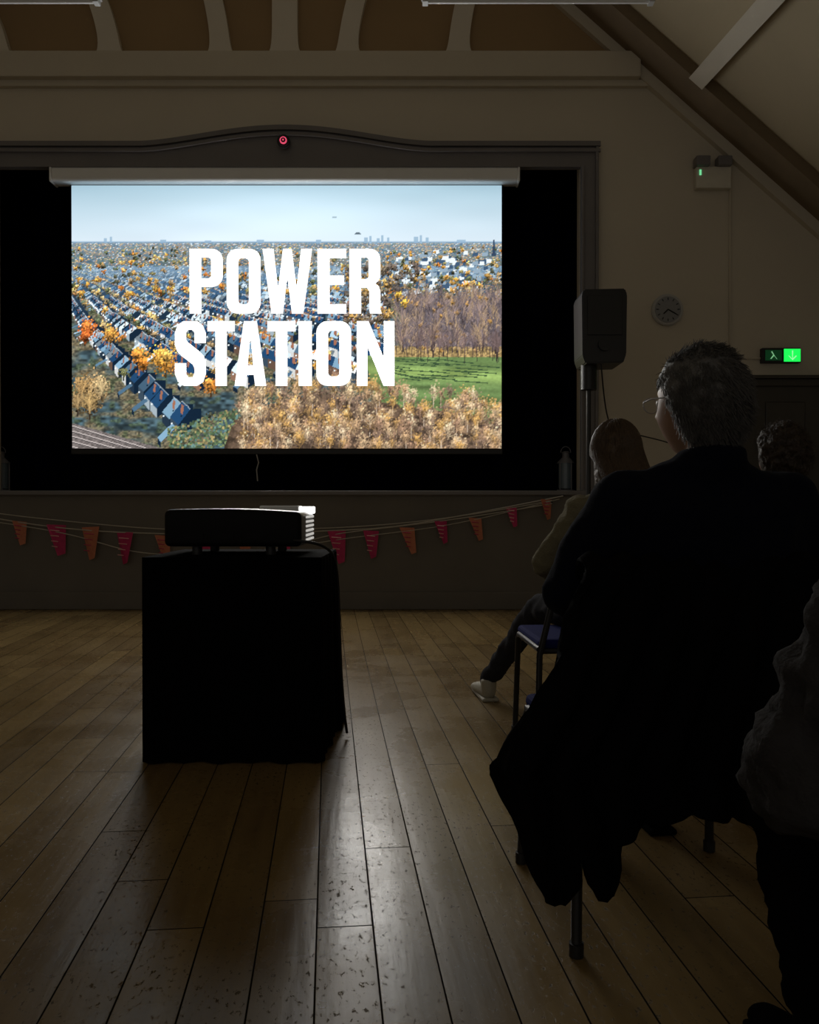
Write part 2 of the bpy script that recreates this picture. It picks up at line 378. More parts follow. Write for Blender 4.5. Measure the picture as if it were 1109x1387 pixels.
# park
pk=(vv>226-(uu-440)*.02+2*n1)&(uu>395+ (vv-228)*.25)&(vv<325)
green=C(100,124,76)*(.78+.4*smooth_noise(40,5))[...,None]*(.93+.14*n2)[...,None]
green=green+ (C(40,42,20)*(np.exp(-((vv-252-(uu-500)*.06)/9)**2))[...,None])
img[pk]=green[pk]
for _ in range(30):
    v=random.uniform(230,262);u=random.uniform(420,545); L_=random.uniform(15,50)
    poly([(u,v),(u+L_,v+3),(u+L_,v+4.4),(u,v+1.3)],C(54,76,52))
pz=(vv>214)&(vv<230)&(uu>428); img[pz]=(C(158,134,90)*(.6+.7*n2)[...,None])[pz]
zz=(vv>142+10*n5)&(vv<216)&(uu>438+8*n1*2); img[zz]=(C(112,102,104)*(.6+.6*n1)[...,None])[zz]
for r_ in range(6):
    for _ in range(38):
        u=random.uniform(438,584); v=166+r_*12+random.uniform(-5,5)
        c=random.choice([C(142,124,120),C(118,106,112),C(168,142,124),C(98,90,96),C(180,152,118)])
        bare(u,v,random.uniform(22,38),c,nb=15,a=.45,dark=C(58,50,54))
for _ in range(22):
    tree(random.uniform(440,575),random.uniform(150,225),random.uniform(3,5),random.choice([C(190,146,84),C(170,134,92)]),trunk=False,alpha=.5)
for _ in range(26):
    u=random.uniform(440,578); v=random.uniform(222,240); bare(u,v,random.uniform(30,44),C(112,94,92),nb=12,a=.45,dark=C(42,36,40))
for (u,v,R,c) in [(22,196,11,C(215,124,62)),(18,206,9,C(200,104,50)),(52,205,10,C(228,164,80)),(90,232,10,C(232,154,70)),(97,242,9,C(212,134,56)),(118,236,12,C(232,170,78)),(127,246,12,C(220,152,66)),(128,233,10,C(242,188,96)),(188,274,10,C(222,140,60)),(184,268,7,C(236,164,80)),(45,170,5,C(222,170,90)),(75,150,5,C(222,170,90)),(450,160,6,C(228,180,80)),(440,150,6,C(218,170,75)),(150,205,6,C(130,120,84)),(70,255,7,C(116,118,80)),(160,262,7,C(146,132,86))]:
    tree(u,v,R,c,flat=1.05,n=int(10+R*R*2.3))
for (u,v,R,c) in [(30,285,18,C(206,172,122)),(14,276,15,C(190,154,102)),(40,276,12,C(218,190,140)),(8,296,13,C(165,138,96)),(24,300,14,C(180,150,100))]:
    tree(u,v,R,c*.8,flat=1.1,n=int(R*R*1.4)); bare(u,v+R,R*2.2,c*1.05,nb=30,a=.5)
for _ in range(1300):
    u=random.uniform(130,300); v=random.uniform(300,352)
    if v>305+ (200-u)*.3: dot(u,v,1.0,random.choice([C(84,106,76),C(118,132,92),C(160,146,100),C(66,80,62),C(96,128,120)])*random.uniform(.8,1.1))
tr=(vv>318+(uu)*.28)&(uu<140); img[tr]=(C(118,110,108)*(.7+.4*n2)[...,None])[tr]
for k in range(6):
    for u in range(0,140):
        v=322+k*7+u*(.30-.01*k)
        if v<352: img[int(v),u]=C(205,194,190); img[min(int(v)+1,352),u]=C(50,48,52)
# foreground bare-tree belt
def belt_top(u): return 262+max(0,300-u)*.45+max(0,u-330)*.13+4*math.sin(u*.07)
bt_arr=np.array([belt_top(u) for u in range(W)])[None,:]
bz=(vv>bt_arr+10+14*n1)&(uu>205+ (352-vv)*.35); bg=C(112,92,76)*(.5+.7*n5)[...,None]*(.75+.4*n2)[...,None]; img[bz]=bg[bz]
for r_ in range(8):
    for _ in range(46):
        u=random.uniform(225,592); v=belt_top(u)+16+r_*12+random.uniform(-5,5)
        c=random.choice([C(190,156,120),C(160,128,104),C(206,176,138),C(130,108,92),C(204,160,96),C(222,196,160),C(176,140,92)])
        # rounded leafless crown
        hgt=random.uniform(22,32)
        tree(u,v-hgt*.6,hgt*.33,c,n=70,trunk=False,flat=1.25,alpha=.55)
        bare(u,v,hgt,c,nb=11,a=.38,dark=random.choice([C(58,46,42),C(70,56,50),C(205,188,168)]))
img=np.clip(img,0,1)
img=np.clip((img-.5)*1.08+.535,0,1)
lin=np.where(img<=.04045,img/12.92,((img+.055)/1.055)**2.4)
SY=D+.06
sx0,sx1,sz0,sz1=-3.285,0.896,1.558,4.113
scr=empty('projection_screen')
nv=(W)*(H)
co=np.zeros((H,W,3),np.float32)
co[...,0]=sx0+(sx1-sx0)*uu/(W-1); co[...,1]=SY; co[...,2]=sz1-(sz1-sz0)*vv/(H-1)
me=bpy.data.meshes.new('projected_picture')
idx=np.arange(nv).reshape(H,W)
f=np.stack([idx[1:,:-1],idx[1:,1:],idx[:-1,1:],idx[:-1,:-1]],-1).reshape(-1,4)
me.vertices.add(nv); me.vertices.foreach_set('co',co.ravel())
me.loops.add(f.size); me.loops.foreach_set('vertex_index',f.ravel().astype(np.int32))
me.polygons.add(len(f)); me.polygons.foreach_set('loop_start',(np.arange(len(f))*4).astype(np.int32)); me.polygons.foreach_set('loop_total',np.full(len(f),4,np.int32))
me.update(calc_edges=True)
ca=me.color_attributes.new('Col','FLOAT_COLOR','POINT')
cc=np.ones((H,W,4),np.float32); cc[...,:3]=lin; ca.data.foreach_set('color',cc.ravel())
ms=bpy.data.materials.new('screen_image'); ms.use_nodes=True; nt=ms.node_tree; b=nt.nodes['Principled BSDF']
at=nt.nodes.new('ShaderNodeVertexColor'); at.layer_name='Col'
b.inputs['Base Color'].default_value=(.02,.02,.02,1); b.inputs['Roughness'].default_value=.9; b.inputs['Specular IOR Level'].default_value=0
nt.links.new(at.outputs['Color'],b.inputs['Emission Color']); b.inputs['Emission Strength'].default_value=1.15
obj('projected_picture',me,ms,scr)
box('black_backing',sx0-.012,sx1+.012,SY+.004,SY+.012,1.50,sz1+.02,M_black,scr)
box('bottom_bar',sx0-.01,sx1+.01,SY-.008,SY+.02,1.50,1.553,M_blackp,scr,bev=.006)
box('cassette',wx(76)-.03,wx(700)+.01,SY-.10,SY+.06,sz1+.005,sz1+.145,M_white,scr,bev=.025,seg=4)
for x in (wx(76)-.03,wx(700)+.01): box('end_cap',x-.012,x+.012,SY-.105,SY+.065,sz1,sz1+.15,M_white,scr,bev=.01)
for x in (-2.8,-1.1,.5): box('hanger',x-.02,x+.02,SY-.02,SY+.06,sz1+.14,4.9,M_blackm,scr)
tube('pull_cord',[(-1.49,SY,1.5),(-1.47,SY,1.42),(-1.49,SY,1.35),(-1.48,SY,1.24)],.006,M_grey,scr)
M_letter=mat('white_letters',(.8,.8,.8),.9,emit=(1,.99,.97),estr=1.25,var=0)
M_letter2=mat('letters_room_fill',(.8,.8,.8),.9,emit=(1,.97,.92),estr=18.0,var=0)  # overbright copy of the letters, added to light the hall
polys=[]
def addpoly(P,ox,oy): polys.append([(x+ox,y*.99+.4+oy) for x,y in P])
def inset(P,d):
    out=[]; n=len(P)
    for i in range(n):
        a=Vector(P[i-1]); b_=Vector(P[i]); c=Vector(P[(i+1)%n])
        e1=(b_-a); e2=(c-b_)
        if e1.length<1e-6 or e2.length<1e-6: out.append(P[i]); continue
        e1.normalize(); e2.normalize()
        n1_=Vector((-e1.y,e1.x)); n2_=Vector((-e2.y,e2.x)); k=max(.35,1+n1_.dot(n2_))
        q=b_+(n1_+n2_)/k*d; out.append((q.x,q.y))
    return out
def rr(x0,y0,x1,y1,r,corners=(1,1,1,1)):
    P=[]
    for (cx,cy,a0,f_) in ((x1-r,y0+r,-90,corners[1]),(x1-r,y1-r,0,corners[2]),(x0+r,y1-r,90,corners[3]),(x0+r,y0+r,180,corners[0])):
        if f_:
            for k in range(7):
                a=math.radians(a0+k*15); P.append((cx+r*math.cos(a),cy+r*math.sin(a)))
        else:
            sx=1 if a0 in(-90,0) else -1; sy=1 if a0 in (0,90) else -1
            P.append((cx+sx*r,cy+sy*r))
    return P
def lt(ch,ox,oy,w):
    h=88; s=16
    if ch=='O': addpoly(rr(0,0,w,h,15),ox,oy); addpoly(rr(s,13,w-s,h-13,5)[::-1],ox,oy)
    if ch=='P':
        P=[(0,0)]+[q for q in rr(0,0,w,52,15,(0,1,1,0)) if q[0]>w-16]+[(s,52),(s,h),(0,h)]
        addpoly(P,ox,oy); addpoly(rr(s,12,w-s,40,4,(0,1,1,0))[::-1],ox,oy)
    if ch=='R':
        P=[(0,0)]+[q for q in rr(0,0,w,48,14,(0,1,1,0)) if q[0]>w-15 and q[1]<30]+[(w,38),(w-3,44),(w-7,47),(w-2,51),(w,58),(w,h-6),(w+2,h),(w-14,h),(w-15,h-5),(w-15,58),(w-18,53),(s,53),(s,h),(0,h)]
        addpoly(P,ox,oy); addpoly(rr(s,12,w-s,41,4,(0,1,1,0))[::-1],ox,oy)
    D_={'W':[(0,0),(15,0),(21,56),(27.5,0),(39.5,0),(46,56),(52,0),(67,0),(55,88),(39.5,88),(33.5,36),(27.5,88),(12,88)],
     'E':[(0,0),(40,0),(40,13),(17,13),(17,36),(37,36),(37,49),(17,49),(17,75),(40,75),(40,88),(0,88)],
     'S':[(42,30),(42,16),(38,6),(30,0),(12,0),(4,5),(0,16),(0,32),(3,41),(10,48),(24,59),(26.5,64),(26.5,70),(24,76),(18,76),(15.5,72),(15.5,57),(0,57),(0,72),(4,82),(12,88),(30,88),(38,83),(42,72),(42,56),(39,47),(32,40),(18,29),(15.5,25),(15.5,16),(18,12),(24,12),(26.5,16),(26.5,30)][::-1],
     'T':[(0,0),(38,0),(38,14),(27,14),(27,88),(11,88),(11,14),(0,14)],
     'I':[(0,0),(17,0),(17,88),(0,88)],
     'N':[(0,0),(16,0),(36.5,50),(36.5,0),(51,0),(51,88),(36,88),(14.5,34),(14.5,88),(0,88)],
     'A':[(13,0),(31,0),(44,88),(28.5,88),(26.5,73),(17.5,73),(15.5,88),(0,88)]}
    if ch in D_:
        addpoly([(x*w/max(q[0] for q in D_[ch]),y) for x,y in D_[ch]],ox,oy)
        if ch=='A': addpoly([(x*w/44,y) for x,y in ((22,16),(18.3,60),(25.7,60))],ox,oy)
for ch,x,w in (('P',257.5,45),('O',307.5,46),('W',356,67),('E',430,39),('R',473,42)): lt(ch,x,338,w)
for ch,x,w in (('S',237.5,42),('T',281.5,37),('A',318,43),('T',362.5,38),('I',404.5,18),('O',428.5,47),('N',483,51)): lt(ch,x,435,w)
for nm,dd,m_,off in (('title_lettering',0,M_letter,.004),('title_lettering_room_fill',1.9,M_letter2,.006)):  # second, inset layer is extra room light hidden within the white
    cu=bpy.data.curves.new(nm,'CURVE'); cu.dimensions='2D'; cu.fill_mode='BOTH'
    for P in polys:
        Q=inset(P,dd) if dd else P
        sp=cu.splines.new('POLY'); sp.points.add(len(Q)-1); sp.use_cyclic_u=True
        for i,(x,y) in enumerate(Q):
            sp.points[i].co=(sx0+(sx1-sx0)*(x-98.5)/580, sz1-(sz1-sz0)*(y-253.5)/353,0,1)
    o=bpy.data.objects.new(nm,cu); COL.objects.link(o); cu.materials.append(m_)
    o.rotation_euler=(math.pi/2,0,0); o.location=(0,SY-off,0); o.parent=scr
# ---------------- red sensor light above stage ----------------
rl=empty('red_indicator_light')
cyl('housing',(wx(387),D-.105,wz(200)),.062,.05,'Y',M_blackp,rl,bev=.01)
M_red=mat('red_led',(.3,.02,.04),.4,emit=(1,.10,.2),estr=.7)
cyl('lens',(wx(387),D-.135,wz(200)),.034,.012,'Y',M_red,rl)
cyl('lens_core',(wx(387),D-.143,wz(200)),.022,.006,'Y',M_blackp,rl)
cyl('lens_centre',(wx(387),D-.148,wz(200)),.008,.006,'Y',M_red,rl)
# ---------------- loudspeaker ----------------
sp=empty('loudspeaker')
y=6.5
def fx(px,d=6.5): return (px-554.5)*d/1110
def fz(py,d=6.5): return 1-(py-685)*d/1110
prism('cabinet',[(fx(787),fz(400)),(fx(790),fz(393)),(fx(845),fz(392)),(fx(848),fz(400)),(fx(847),fz(480)),(fx(843),fz(492)),(fx(792),fz(493)),(fx(788),fz(482))],y-.02,y+.32,M_blackm,sp,bev=.008)
box('back_panel',fx(794),fx(841),y-.028,y-.02,fz(455),fz(402),M_blackp,sp,bev=.003)
cyl('rear_handle',(fx(817),y-.035,fz(468)),.05,.02,'Y',M_blackp,sp)
cyl('pole_socket',(fx(802),y+.14,fz(508)),.065,.20,'Z',M_blackm,sp)
cyl('pole',(fx(802),y+.14,fz(500)/2+.05),.019,fz(500)-.1,'Z',M_blackm,sp)
for k in range(3):
    a=k*2.094+.5
    tube('tripod_leg_%d'%k,[(fx(802),y+.14,.55),(fx(802)+.42*math.cos(a),y+.14+.42*math.sin(a),.02)],.014,M_blackm,sp)
    tube('tripod_brace_%d'%k,[(fx(802),y+.14,.2),(fx(802)+.24*math.cos(a),y+.14+.24*math.sin(a),.24)],.008,M_blackm,sp)
tube('signal_cable',[(fx(813),y,fz(485)),(fx(815),y,fz(510)),(fx(830),y+.3,fz(540)),(fx(860),y+.8,fz(572)),(fx(905),D-.04,fz(560)),(3.3,D-.02,1.4),(3.3,D-.02,0.02)],.006,M_blackm,sp,kind='N')
# ---------------- wall clock ----------------
ck=empty('wall_clock')
c=(wx(902),wz(421))
cyl('rim',(c[0],D-.02,c[1]),.152,.04,'Y',M_grey,ck,bev=.008)
M_face=mat('clock_face',(.26,.27,.29),.6,var=.03)
cyl('face',(c[0],D-.043,c[1]),.125,.006,'Y',M_face,ck)
for k in range(12):
    a=k*math.pi/6; r0,r1=.090,.112
    tube('tick_%d'%k,[(c[0]+r0*math.sin(a),D-.048,c[1]+r0*math.cos(a)),(c[0]+r1*math.sin(a),D-.048,c[1]+r1*math.cos(a))],.004,M_blackp,ck,res=0)
for nm,a,l in (('hour_hand',math.radians(225),.06),('minute_hand',math.radians(120),.09)):
    tube(nm,[(c[0],D-.05,c[1]),(c[0]+l*math.sin(a),D-.05,c[1]+l*math.cos(a))],.006,M_blackp,ck,res=0)
# ---------------- emergency light ----------------
el=empty('emergency_light')
box('housing',wx(938),wx(985),D-.08,D,wz(260),wz(231),mat('cream_plastic',(.66,.63,.55),.5),el,bev=.01)
for k,x in enumerate((945,974)):
    box('lamp_%d'%k,wx(x-9),wx(x+10),D-.13,D-.02,wz(232),wz(219),M_frame,el,bev=.012)
M_gl=mat('green_led',(.02,.2,.05),.4,emit=(.25,1,.45),estr=.7)
box('led',wx(942),wx(944.5),D-.086,D-.079,wz(243),wz(236),M_gl,el)
tube('conduit',[(wx(987),D-.012,wz(252)),(wx(987),D-.012,wz(486)),(wx(1028),D-.012,wz(486))],.011,M_wall,el)
# ---------------- exit sign ----------------
ex=empty('exit_sign')
box('case',wx(1028),wx(1080),D-.06,D,wz(493),wz(473),M_blackp,ex,bev=.006)
M_ex=mat('exit_green',(.02,.3,.06),.4,emit=(.01,.75,.08),estr=1.3,var=0)
M_exd=mat('exit_dim',(.01,.04,.015),.4,emit=(.02,.35,.10),estr=.06,var=0)
box('lit_panel',wx(1057),wx(1079),D-.066,D-.059,wz(491.5),wz(474.5),M_ex,ex)
box('pictogram_panel',wx(1032),wx(1054),D-.064,D-.059,wz(490),wz(476),M_exd,ex)
M_exw=mat('exit_white',(.6,.8,.6),.4,emit=(.4,1,.45),estr=.8,var=0)
M_exw2=mat('exit_white_dim',(.5,.7,.5),.4,emit=(.4,1,.5),estr=.35,var=0)
tube('arrow',[(wx(1068),D-.07,wz(477)),(wx(1068),D-.07,wz(489)),(wx(1063),D-.07,wz(484)),(wx(1068),D-.07,wz(489)),(wx(1073),D-.07,wz(484))],.006,M_exw,ex,res=0)
tube('running_man',[(wx(1040),D-.068,wz(478)),(wx(1043),D-.068,wz(483)),(wx(1039),D-.068,wz(488)),(wx(1043),D-.068,wz(483)),(wx(1047),D-.068,wz(488))],.006,M_exw2,ex,res=0)
# ---------------- door ----------------
dr=empty('door_1')
x0,x1,zt=wx(1018),wx(1018)+1.15,wz(524)
M_door=mat('dark_door',(.05,.045,.038),.5,var=.2)
box('leaf',x0,x1,D-.02,D-.002,0,zt,M_door,dr)
box('head',x0-.1,x1+.1,D-.05,D-.001,zt,zt+.07,M_door,dr,bev=.008)
box('cap',x0-.13,x1+.13,D-.09,D-.001,zt+.07,zt+.1,M_door,dr)
for x in (x0-.1,x1): box('jamb',x,x+.1,D-.05,D-.001,0,zt,M_door,dr)
for a in range(2):
    for b_ in range(2): box('panel_%d%d'%(a,b_),x0+.12+a*.53,x0+.5+a*.53,D-.032,D-.019,.25+b_*.95,1.05+b_*.95,M_door,dr,bev=.01)
# ---------------- lanterns ----------------
M_lg=mat('lantern_glass',(.14,.18,.22),.15,var=.1)
M_lm=mat('lantern_metal',(.22,.22,.25),.4,var=.1)
def lantern(px):
    l=empty('lantern'); X=wx(px)*8.2/7.93; yy=D+.27; z=1.131
    M=M_lm
    cyl('base',(X,yy,z+.015),.09,.03,'Z',M,l,bev=.006)
    cyl('glass',(X,yy,z+.17),.072,.26,'Z',M_lg,l,r2=.072)
    for k in range(4):
        a=k*math.pi/2+.6; tube('bar_%d'%k,[(X+.078*math.cos(a),yy+.078*math.sin(a),z+.03),(X+.078*math.cos(a),yy+.078*math.sin(a),z+.31)],.006,M,l)
    cyl('cap',(X,yy,z+.325),.09,.06,'Z',M,l,r2=.035)
    cyl('chimney',(X,yy,z+.375),.035,.05,'Z',M,l)
    cyl('chimney_hood',(X,yy,z+.405),.05,.015,'Z',M,l,r2=.02)
    tube('handle',[(X+.05*math.cos(t),yy,z+.40+.06*math.sin(t)) for t in np.linspace(0,math.pi,12)],.004,M,l)
lantern(766); lantern(1)
# ---------------- bunting ----------------
bt=empty('bunting')
M_str=mat('string',(.5,.47,.42),.8)
M_r=mat('bunting_pink',(.55,.03,.14),.7,var=.2,nscale=30); M_o=mat('bunting_orange',(.58,.20,.11),.7,var=.2,nscale=30); M_p=mat('bunting_print',(.8,.42,.42),.8); M_p2=mat('bunting_print_red',(.5,.04,.12),.8)
BY=D-.10
def strg(nm,pts,r=.006):
    tube(nm,[(wx(a),BY,wz(b_)) for a,b_ in pts],r,M_str,bt,kind='N')
strg('string_1',[(-60,690),(0,702),(60,712),(130,719),(200,722),(290,724),(380,722),(450,718),(520,716),(600,703),(680,688),(760,672)])
strg('string_2',[(-60,685),(0,696),(100,706),(200,716),(300,719),(420,716),(520,712),(640,698),(745,678)],.005)
strg('string_3',[(-60,698),(40,712),(110,724),(160,742),(215,752),(300,748),(400,742),(440,722),(560,712),(690,692),(745,682)],.005)
strg('string_4',[(430,735),(470,728),(560,719),(640,706),(755,676)],.004)
for px,py in ((760,672),(745,680),(-60,690)): cyl('hook',(wx(px),D-.065,wz(py)),.01,.07,'Y',M_blackm,bt)
FL=[(33,705,33,'o'),(82,710,42,'r'),(128,714,44,'o'),(174,720,44,'r'),(224,724,34,'o'),(280,726,34,'r'),(335,726,34,'o'),(385,724,34,'r'),(457,719,44,'r'),(503,718,38,'r'),(551,714,36,'o'),(596,706,30,'r'),(642,701,31,'o'),(690,686,28,'r'),(737,676,28,'o')]
for k,(px,py,h,cn) in enumerate(FL):
    w=21*h/38; lean=random.uniform(-5,8)
    f_=[(px-w/2,py),(px+w/2,py+random.uniform(-2,2)),(px+w*.30+lean,py+h*.93),(px-w*.02+lean,py+h)]
    tw=random.uniform(-.03,.03)
    bm=bmesh.new(); vs=[]
    for j,(a,b_) in enumerate(f_): vs.append(bm.verts.new((wx(a),BY+(tw if j in(1,2) else -tw)-.0,wz(b_))))
    bm.faces.new(vs); 
    me=bpy.data.meshes.new('flag'); bm.to_mesh(me); bm.free()
    o=obj('flag_%d'%k,me,M_o if cn[0]=='o' else M_r,bt); so=o.modifiers.new('s','SOLIDIFY'); so.thickness=.003
    for q in range(4):
        yy=py+h*(.18+.17*q); tube('print_%d_%d'%(k,q),[(wx(px-w*.26+lean*.2*q),BY-.036,wz(yy)),(wx(px+w*(.27-.07*q)+lean*.2*q),BY-.036,wz(yy+1))],.0045,M_p if cn[0]=='r' else M_p2,bt,res=0)
# ---------------- fluorescent battens ----------------
def batten(x0,x1):
    f_=empty('fluorescent_light'); y=6.0; z=4.675
    box('body',x0,x1,y-.05,y+.05,z+.02,z+.10,M_frame,f_,bev=.01)
    cyl('tube',((x0+x1)/2,y,z-.0),.016,(x1-x0)-.06,'X',M_white,f_)
    for x in (x0+.03,x1-.03): box('end',x-.02,x+.02,y-.03,y+.03,z-.018,z+.03,M_grey,f_)
    for x in (x0+.3,x1-.3):
        top=min(CZ,roofz(x)); tube('rod',[(x,y,z+.1),(x,y,top)],.008,M_white,f_)
batten(.085,1.79); batten(-3.95,-2.25)
# ---------------- projector stand with cloth ----------------
ps=empty('projector_table')
X0,X1,Y0,Y1,ZT=-1.035,-.34,3.17,3.77,.80
box('table_top',X0+.015,X1-.015,Y0+.015,Y1-.015,ZT-.04,ZT-.008,M_blackp,ps)
for x in (X0+.05,X1-.05):
    for yy in (Y0+.05,Y1-.05): box('leg',x-.02,x+.02,yy-.02,yy+.02,0,ZT-.04,M_blackm,ps)
bm=bmesh.new()
n=60
def ring(z,t):
    out=[]
    for sidx in range(4):
        for i in range(n):
            f_=i/n
            cor=[(X0,Y0),(X1,Y0),(X1,Y1),(X0,Y1)]; a=cor[sidx]; b_=cor[(sidx+1)%4]
            x=a[0]+(b_[0]-a[0])*f_; yv=a[1]+(b_[1]-a[1])*f_
            nrm=[(0,-1),(1,0),(0,1),(-1,0)][sidx]
            edge=min(f_,1-f_)
            amp=t*(.010*math.sin(f_*34+sidx)+.008*math.sin(f_*17+2*sidx)+.004)*(1 if edge>.05 else edge/.05)
            x+=nrm[0]*amp; yv+=nrm[1]*amp
            d=math.hypot(x-X1,yv-Y1); k=math.exp(-(d/.22)**2)*t
            x+=.035*k; yv+=.03*k
            out.append(bm.verts.new((x,yv,z)))
    return out
R_=[ring(ZT,0),ring(ZT-.01,.12)]+[ring(ZT-.01-(ZT-.016)*q/8,.12+.88*q/8) for q in range(1,9)]
for a,b_ in zip(R_,R_[1:]):
    for i in range(4*n): bm.faces.new((a[i],b_[i],b_[(i+1)%(4*n)],a[(i+1)%(4*n)]))
bm.faces.new(R_[0]); bmesh.ops.recalc_face_normals(bm,faces=bm.faces)
me=bpy.data.meshes.new('cloth'); bm.to_mesh(me); bm.free(); obj('cloth',me,M_cloth,ps)
# ---------------- projector ----------------
pj=empty('projector')
px0,px1,py0,py1,pz0,pz1=-.985,-.432,3.28,3.70,.835,.988
bm=bmesh.new(); bmesh.ops.create_cube(bm,size=1)
for v in bm.verts: v.co=Vector(((px0+px1)/2+v.co.x*(px1-px0),(py0+py1)/2+v.co.y*(py1-py0),(pz0+pz1)/2+v.co.z*(pz1-pz0)))
bmesh.ops.subdivide_edges(bm,edges=[e for e in bm.edges if abs((e.verts[0].co-e.verts[1].co).x)>.1],cuts=12)
for v in bm.verts:
    t=(v.co.x-px0)/(px1-px0)
    if v.co.z>pz0+.1: v.co.z-=.014*((t-.35)/.65)**2
bmesh.ops.bevel(bm,geom=[e for e in bm.edges if e.calc_face_angle(0)>.8],offset=.022,segments=4,affect='EDGES',profile=.5)
me=bpy.data.meshes.new('shell'); bm.to_mesh(me); bm.free(); o=obj('shell',me,[M_projbody,M_projshade],pj,smooth=True)
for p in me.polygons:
    if p.normal.y<-.25 or p.normal.x<-.5: p.material_index=1  # rear and left faces take the painted shade
for k in range(3): box('rear_port_%d'%k,px0+.08+.12*k,px0+.16+.12*k,py0-.003,py0+.002,pz0+.03,pz0+.055,M_projshade,pj)
for k in range(2): cyl('foot_%d'%k,(px0+.12+k*.30,py0+.06,(ZT+pz0)/2),.02,pz0-ZT-.002,'Z',M_blackp,pj)
for k in range(2): cyl('front_foot_%d'%k,(px0+.12+k*.30,py1-.06,(ZT+pz0)/2),.02,pz0-ZT-.002,'Z',M_blackp,pj)
cyl('lens_barrel',(px0+.40,py1+.03,(pz0+pz1)/2),.055,.08,'Y',M_blackp,pj)
M_lens=mat('lens_glow',(.8,.8,.8),.2,emit=(1,.98,.95),estr=25)
cyl('lens_glass',(px0+.40,py1+.072,(pz0+pz1)/2),.04,.006,'Y',M_lens,pj)
M_vent=mat('vent_lit_side',(.7,.7,.7),.4,emit=(1,.97,.9),estr=.45)  # emission stands in for light falling on the ribbed side
M_vent2=mat('corner_highlight_glow',(.7,.7,.7),.4,emit=(1,.98,.95),estr=5)  # stronger emission, painted highlight for the brightest corner
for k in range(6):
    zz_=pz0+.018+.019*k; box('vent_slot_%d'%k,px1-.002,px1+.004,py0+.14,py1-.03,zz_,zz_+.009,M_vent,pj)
box('top_corner_highlight',px1-.045,px1+.006,py1-.09,py1+.004,pz1-.022,pz1+.008,M_vent2,pj,bev=.004)  # added block, glows in place of a highlight on the shell corner
box('top_cover',px1-.22,px1-.05,py1-.14,py1-.02,pz1-.012,pz1+.012,M_white,pj,bev=.005)
tube('power_cable',[(px1-.03,py0,.86),(px1+.03,py0-.04,.86),(px1+.10,py0+.02,.84),(X1+.04,py0+.10,.78),(X1+.045,py0+.15,.6),(X1+.05,py0+.2,.2),(X1+.07,py0+.25,.02)],.006,M_blackp,pj,kind='N')
# ---------------- chairs ----------------
def chair(loc,rz,w=.50,seatm=None):
    seatm=seatm or M_blue
    c=empty('stacking_chair',loc,(0,0,rz)); h=w/2
    for s in (-1,1):
        tube('side_frame_%d'%s,[(s*(h+.02),-.27,.015),(s*h,-.22,.42),(s*(h-.09),-.27,.84)],.0125,M_blackm,c)
        tube('front_leg_%d'%s,[(s*(h+.01),.21,.015),(s*h,.19,.42),(s*h,.17,.44),(s*h,-.22,.44)],.0125,M_blackm,c)
        tube('foot_r_%d'%s,[(s*(h+.02),-.27,0.001),(s*(h+.02),-.27,.03)],.017,M_blackp,c)
        tube('foot_f_%d'%s,[(s*(h+.01),.21,0.001),(s*(h+.01),.21,.03)],.017,M_blackp,c)
    tube('cross_bar',[(-h,.12,.43),(h,.12,.43)],.011,M_blackm,c); tube('cross_bar_rear',[(-h,-.2,.43),(h,-.2,.43)],.011,M_blackm,c)
    box('seat',-h+.0,h-.0,-.20,.22,.435,.475,seatm,c,bev=.018,seg=3)
    box('seat_shell',-h+.0,h-.0,-.21,.225,.425,.44,M_blackp,c,bev=.006)
    box('backrest',-h+.10,h-.10,-.275,-.235,.58,.84,seatm,c,bev=.016,seg=3)
    box('backrest_shell',-h+.09,h-.09,-.29,-.268,.57,.85,M_blackp,c,bev=.01)
    return c
# ---------------- people ----------------
def head_mesh(face=1.0):
    bm=bmesh.new(); bmesh.ops.create_uvsphere(bm,u_segments=64,v_segments=48,radius=1)
    G=lambda p,c,s: math.exp(-sum(((p[i]-c[i])/s[i])**2 for i in range(3)))
    for v in bm.verts:
        x,y_,z=v.co
        X=x*.076; Y=y_*.098; Z=z*.118
        if z<0:
            X*=1-.30*(-z)**1.3; 
            if y_<0: Y*=1-.35*(-z); 
            else: Y*=1-.10*(-z)
            if y_>0: Y+=.012*(-z)
        if y_<0: Y*=1.04; X*=1+.05*(-y_)
        p=(X,Y,Z)
        if y_>.2:
            Y+=.026*G(p,(0,.095,-.018),(.013,.05,.020))+.010*G(p,(0,.095,.01),(.010,.05,.03))
            for s in (-1,1):
                Y-=.012*G(p,(s*.032,.085,.010),(.018,.05,.014)); Y+=.006*G(p,(s*.03,.085,.034),(.025,.05,.010)); Y+=.005*G(p,(s*.045,.07,-.03),(.02,.05,.02))
            Y+=.008*G(p,(0,.09,-.058),(.024,.05,.007))+.007*G(p,(0,.09,-.072),(.02,.05,.007))-.004*G(p,(0,.09,-.0655),(.024,.05,.003))
            Y+=.010*G(p,(0,.08,-.103),(.022,.05,.016))
        v.co=(X,Y,Z)
    for s in (-1,1):
        hull_into(bm,[((s*.078,-.004,.014),(.008,.018,.022)),((s*.083,-.016,.024),(.007,.014,.016))])
        hull_into(bm,[((s*.077,.0,-.018),(.007,.010,.012)),((s*.078,-.004,.01),(.007,.012,.012))])
    hull_into(bm,[((0,-.03,-.05),(.052,.052,.04)),((0,-.035,-.15),(.052,.050,.035))])
    return bake_remesh('head',bm,.0045,2)
def hairlim(y_): return (.42 if y_>.35 else (-.86 if y_<-.25 else -.86+(y_+.25)/.60*1.28))
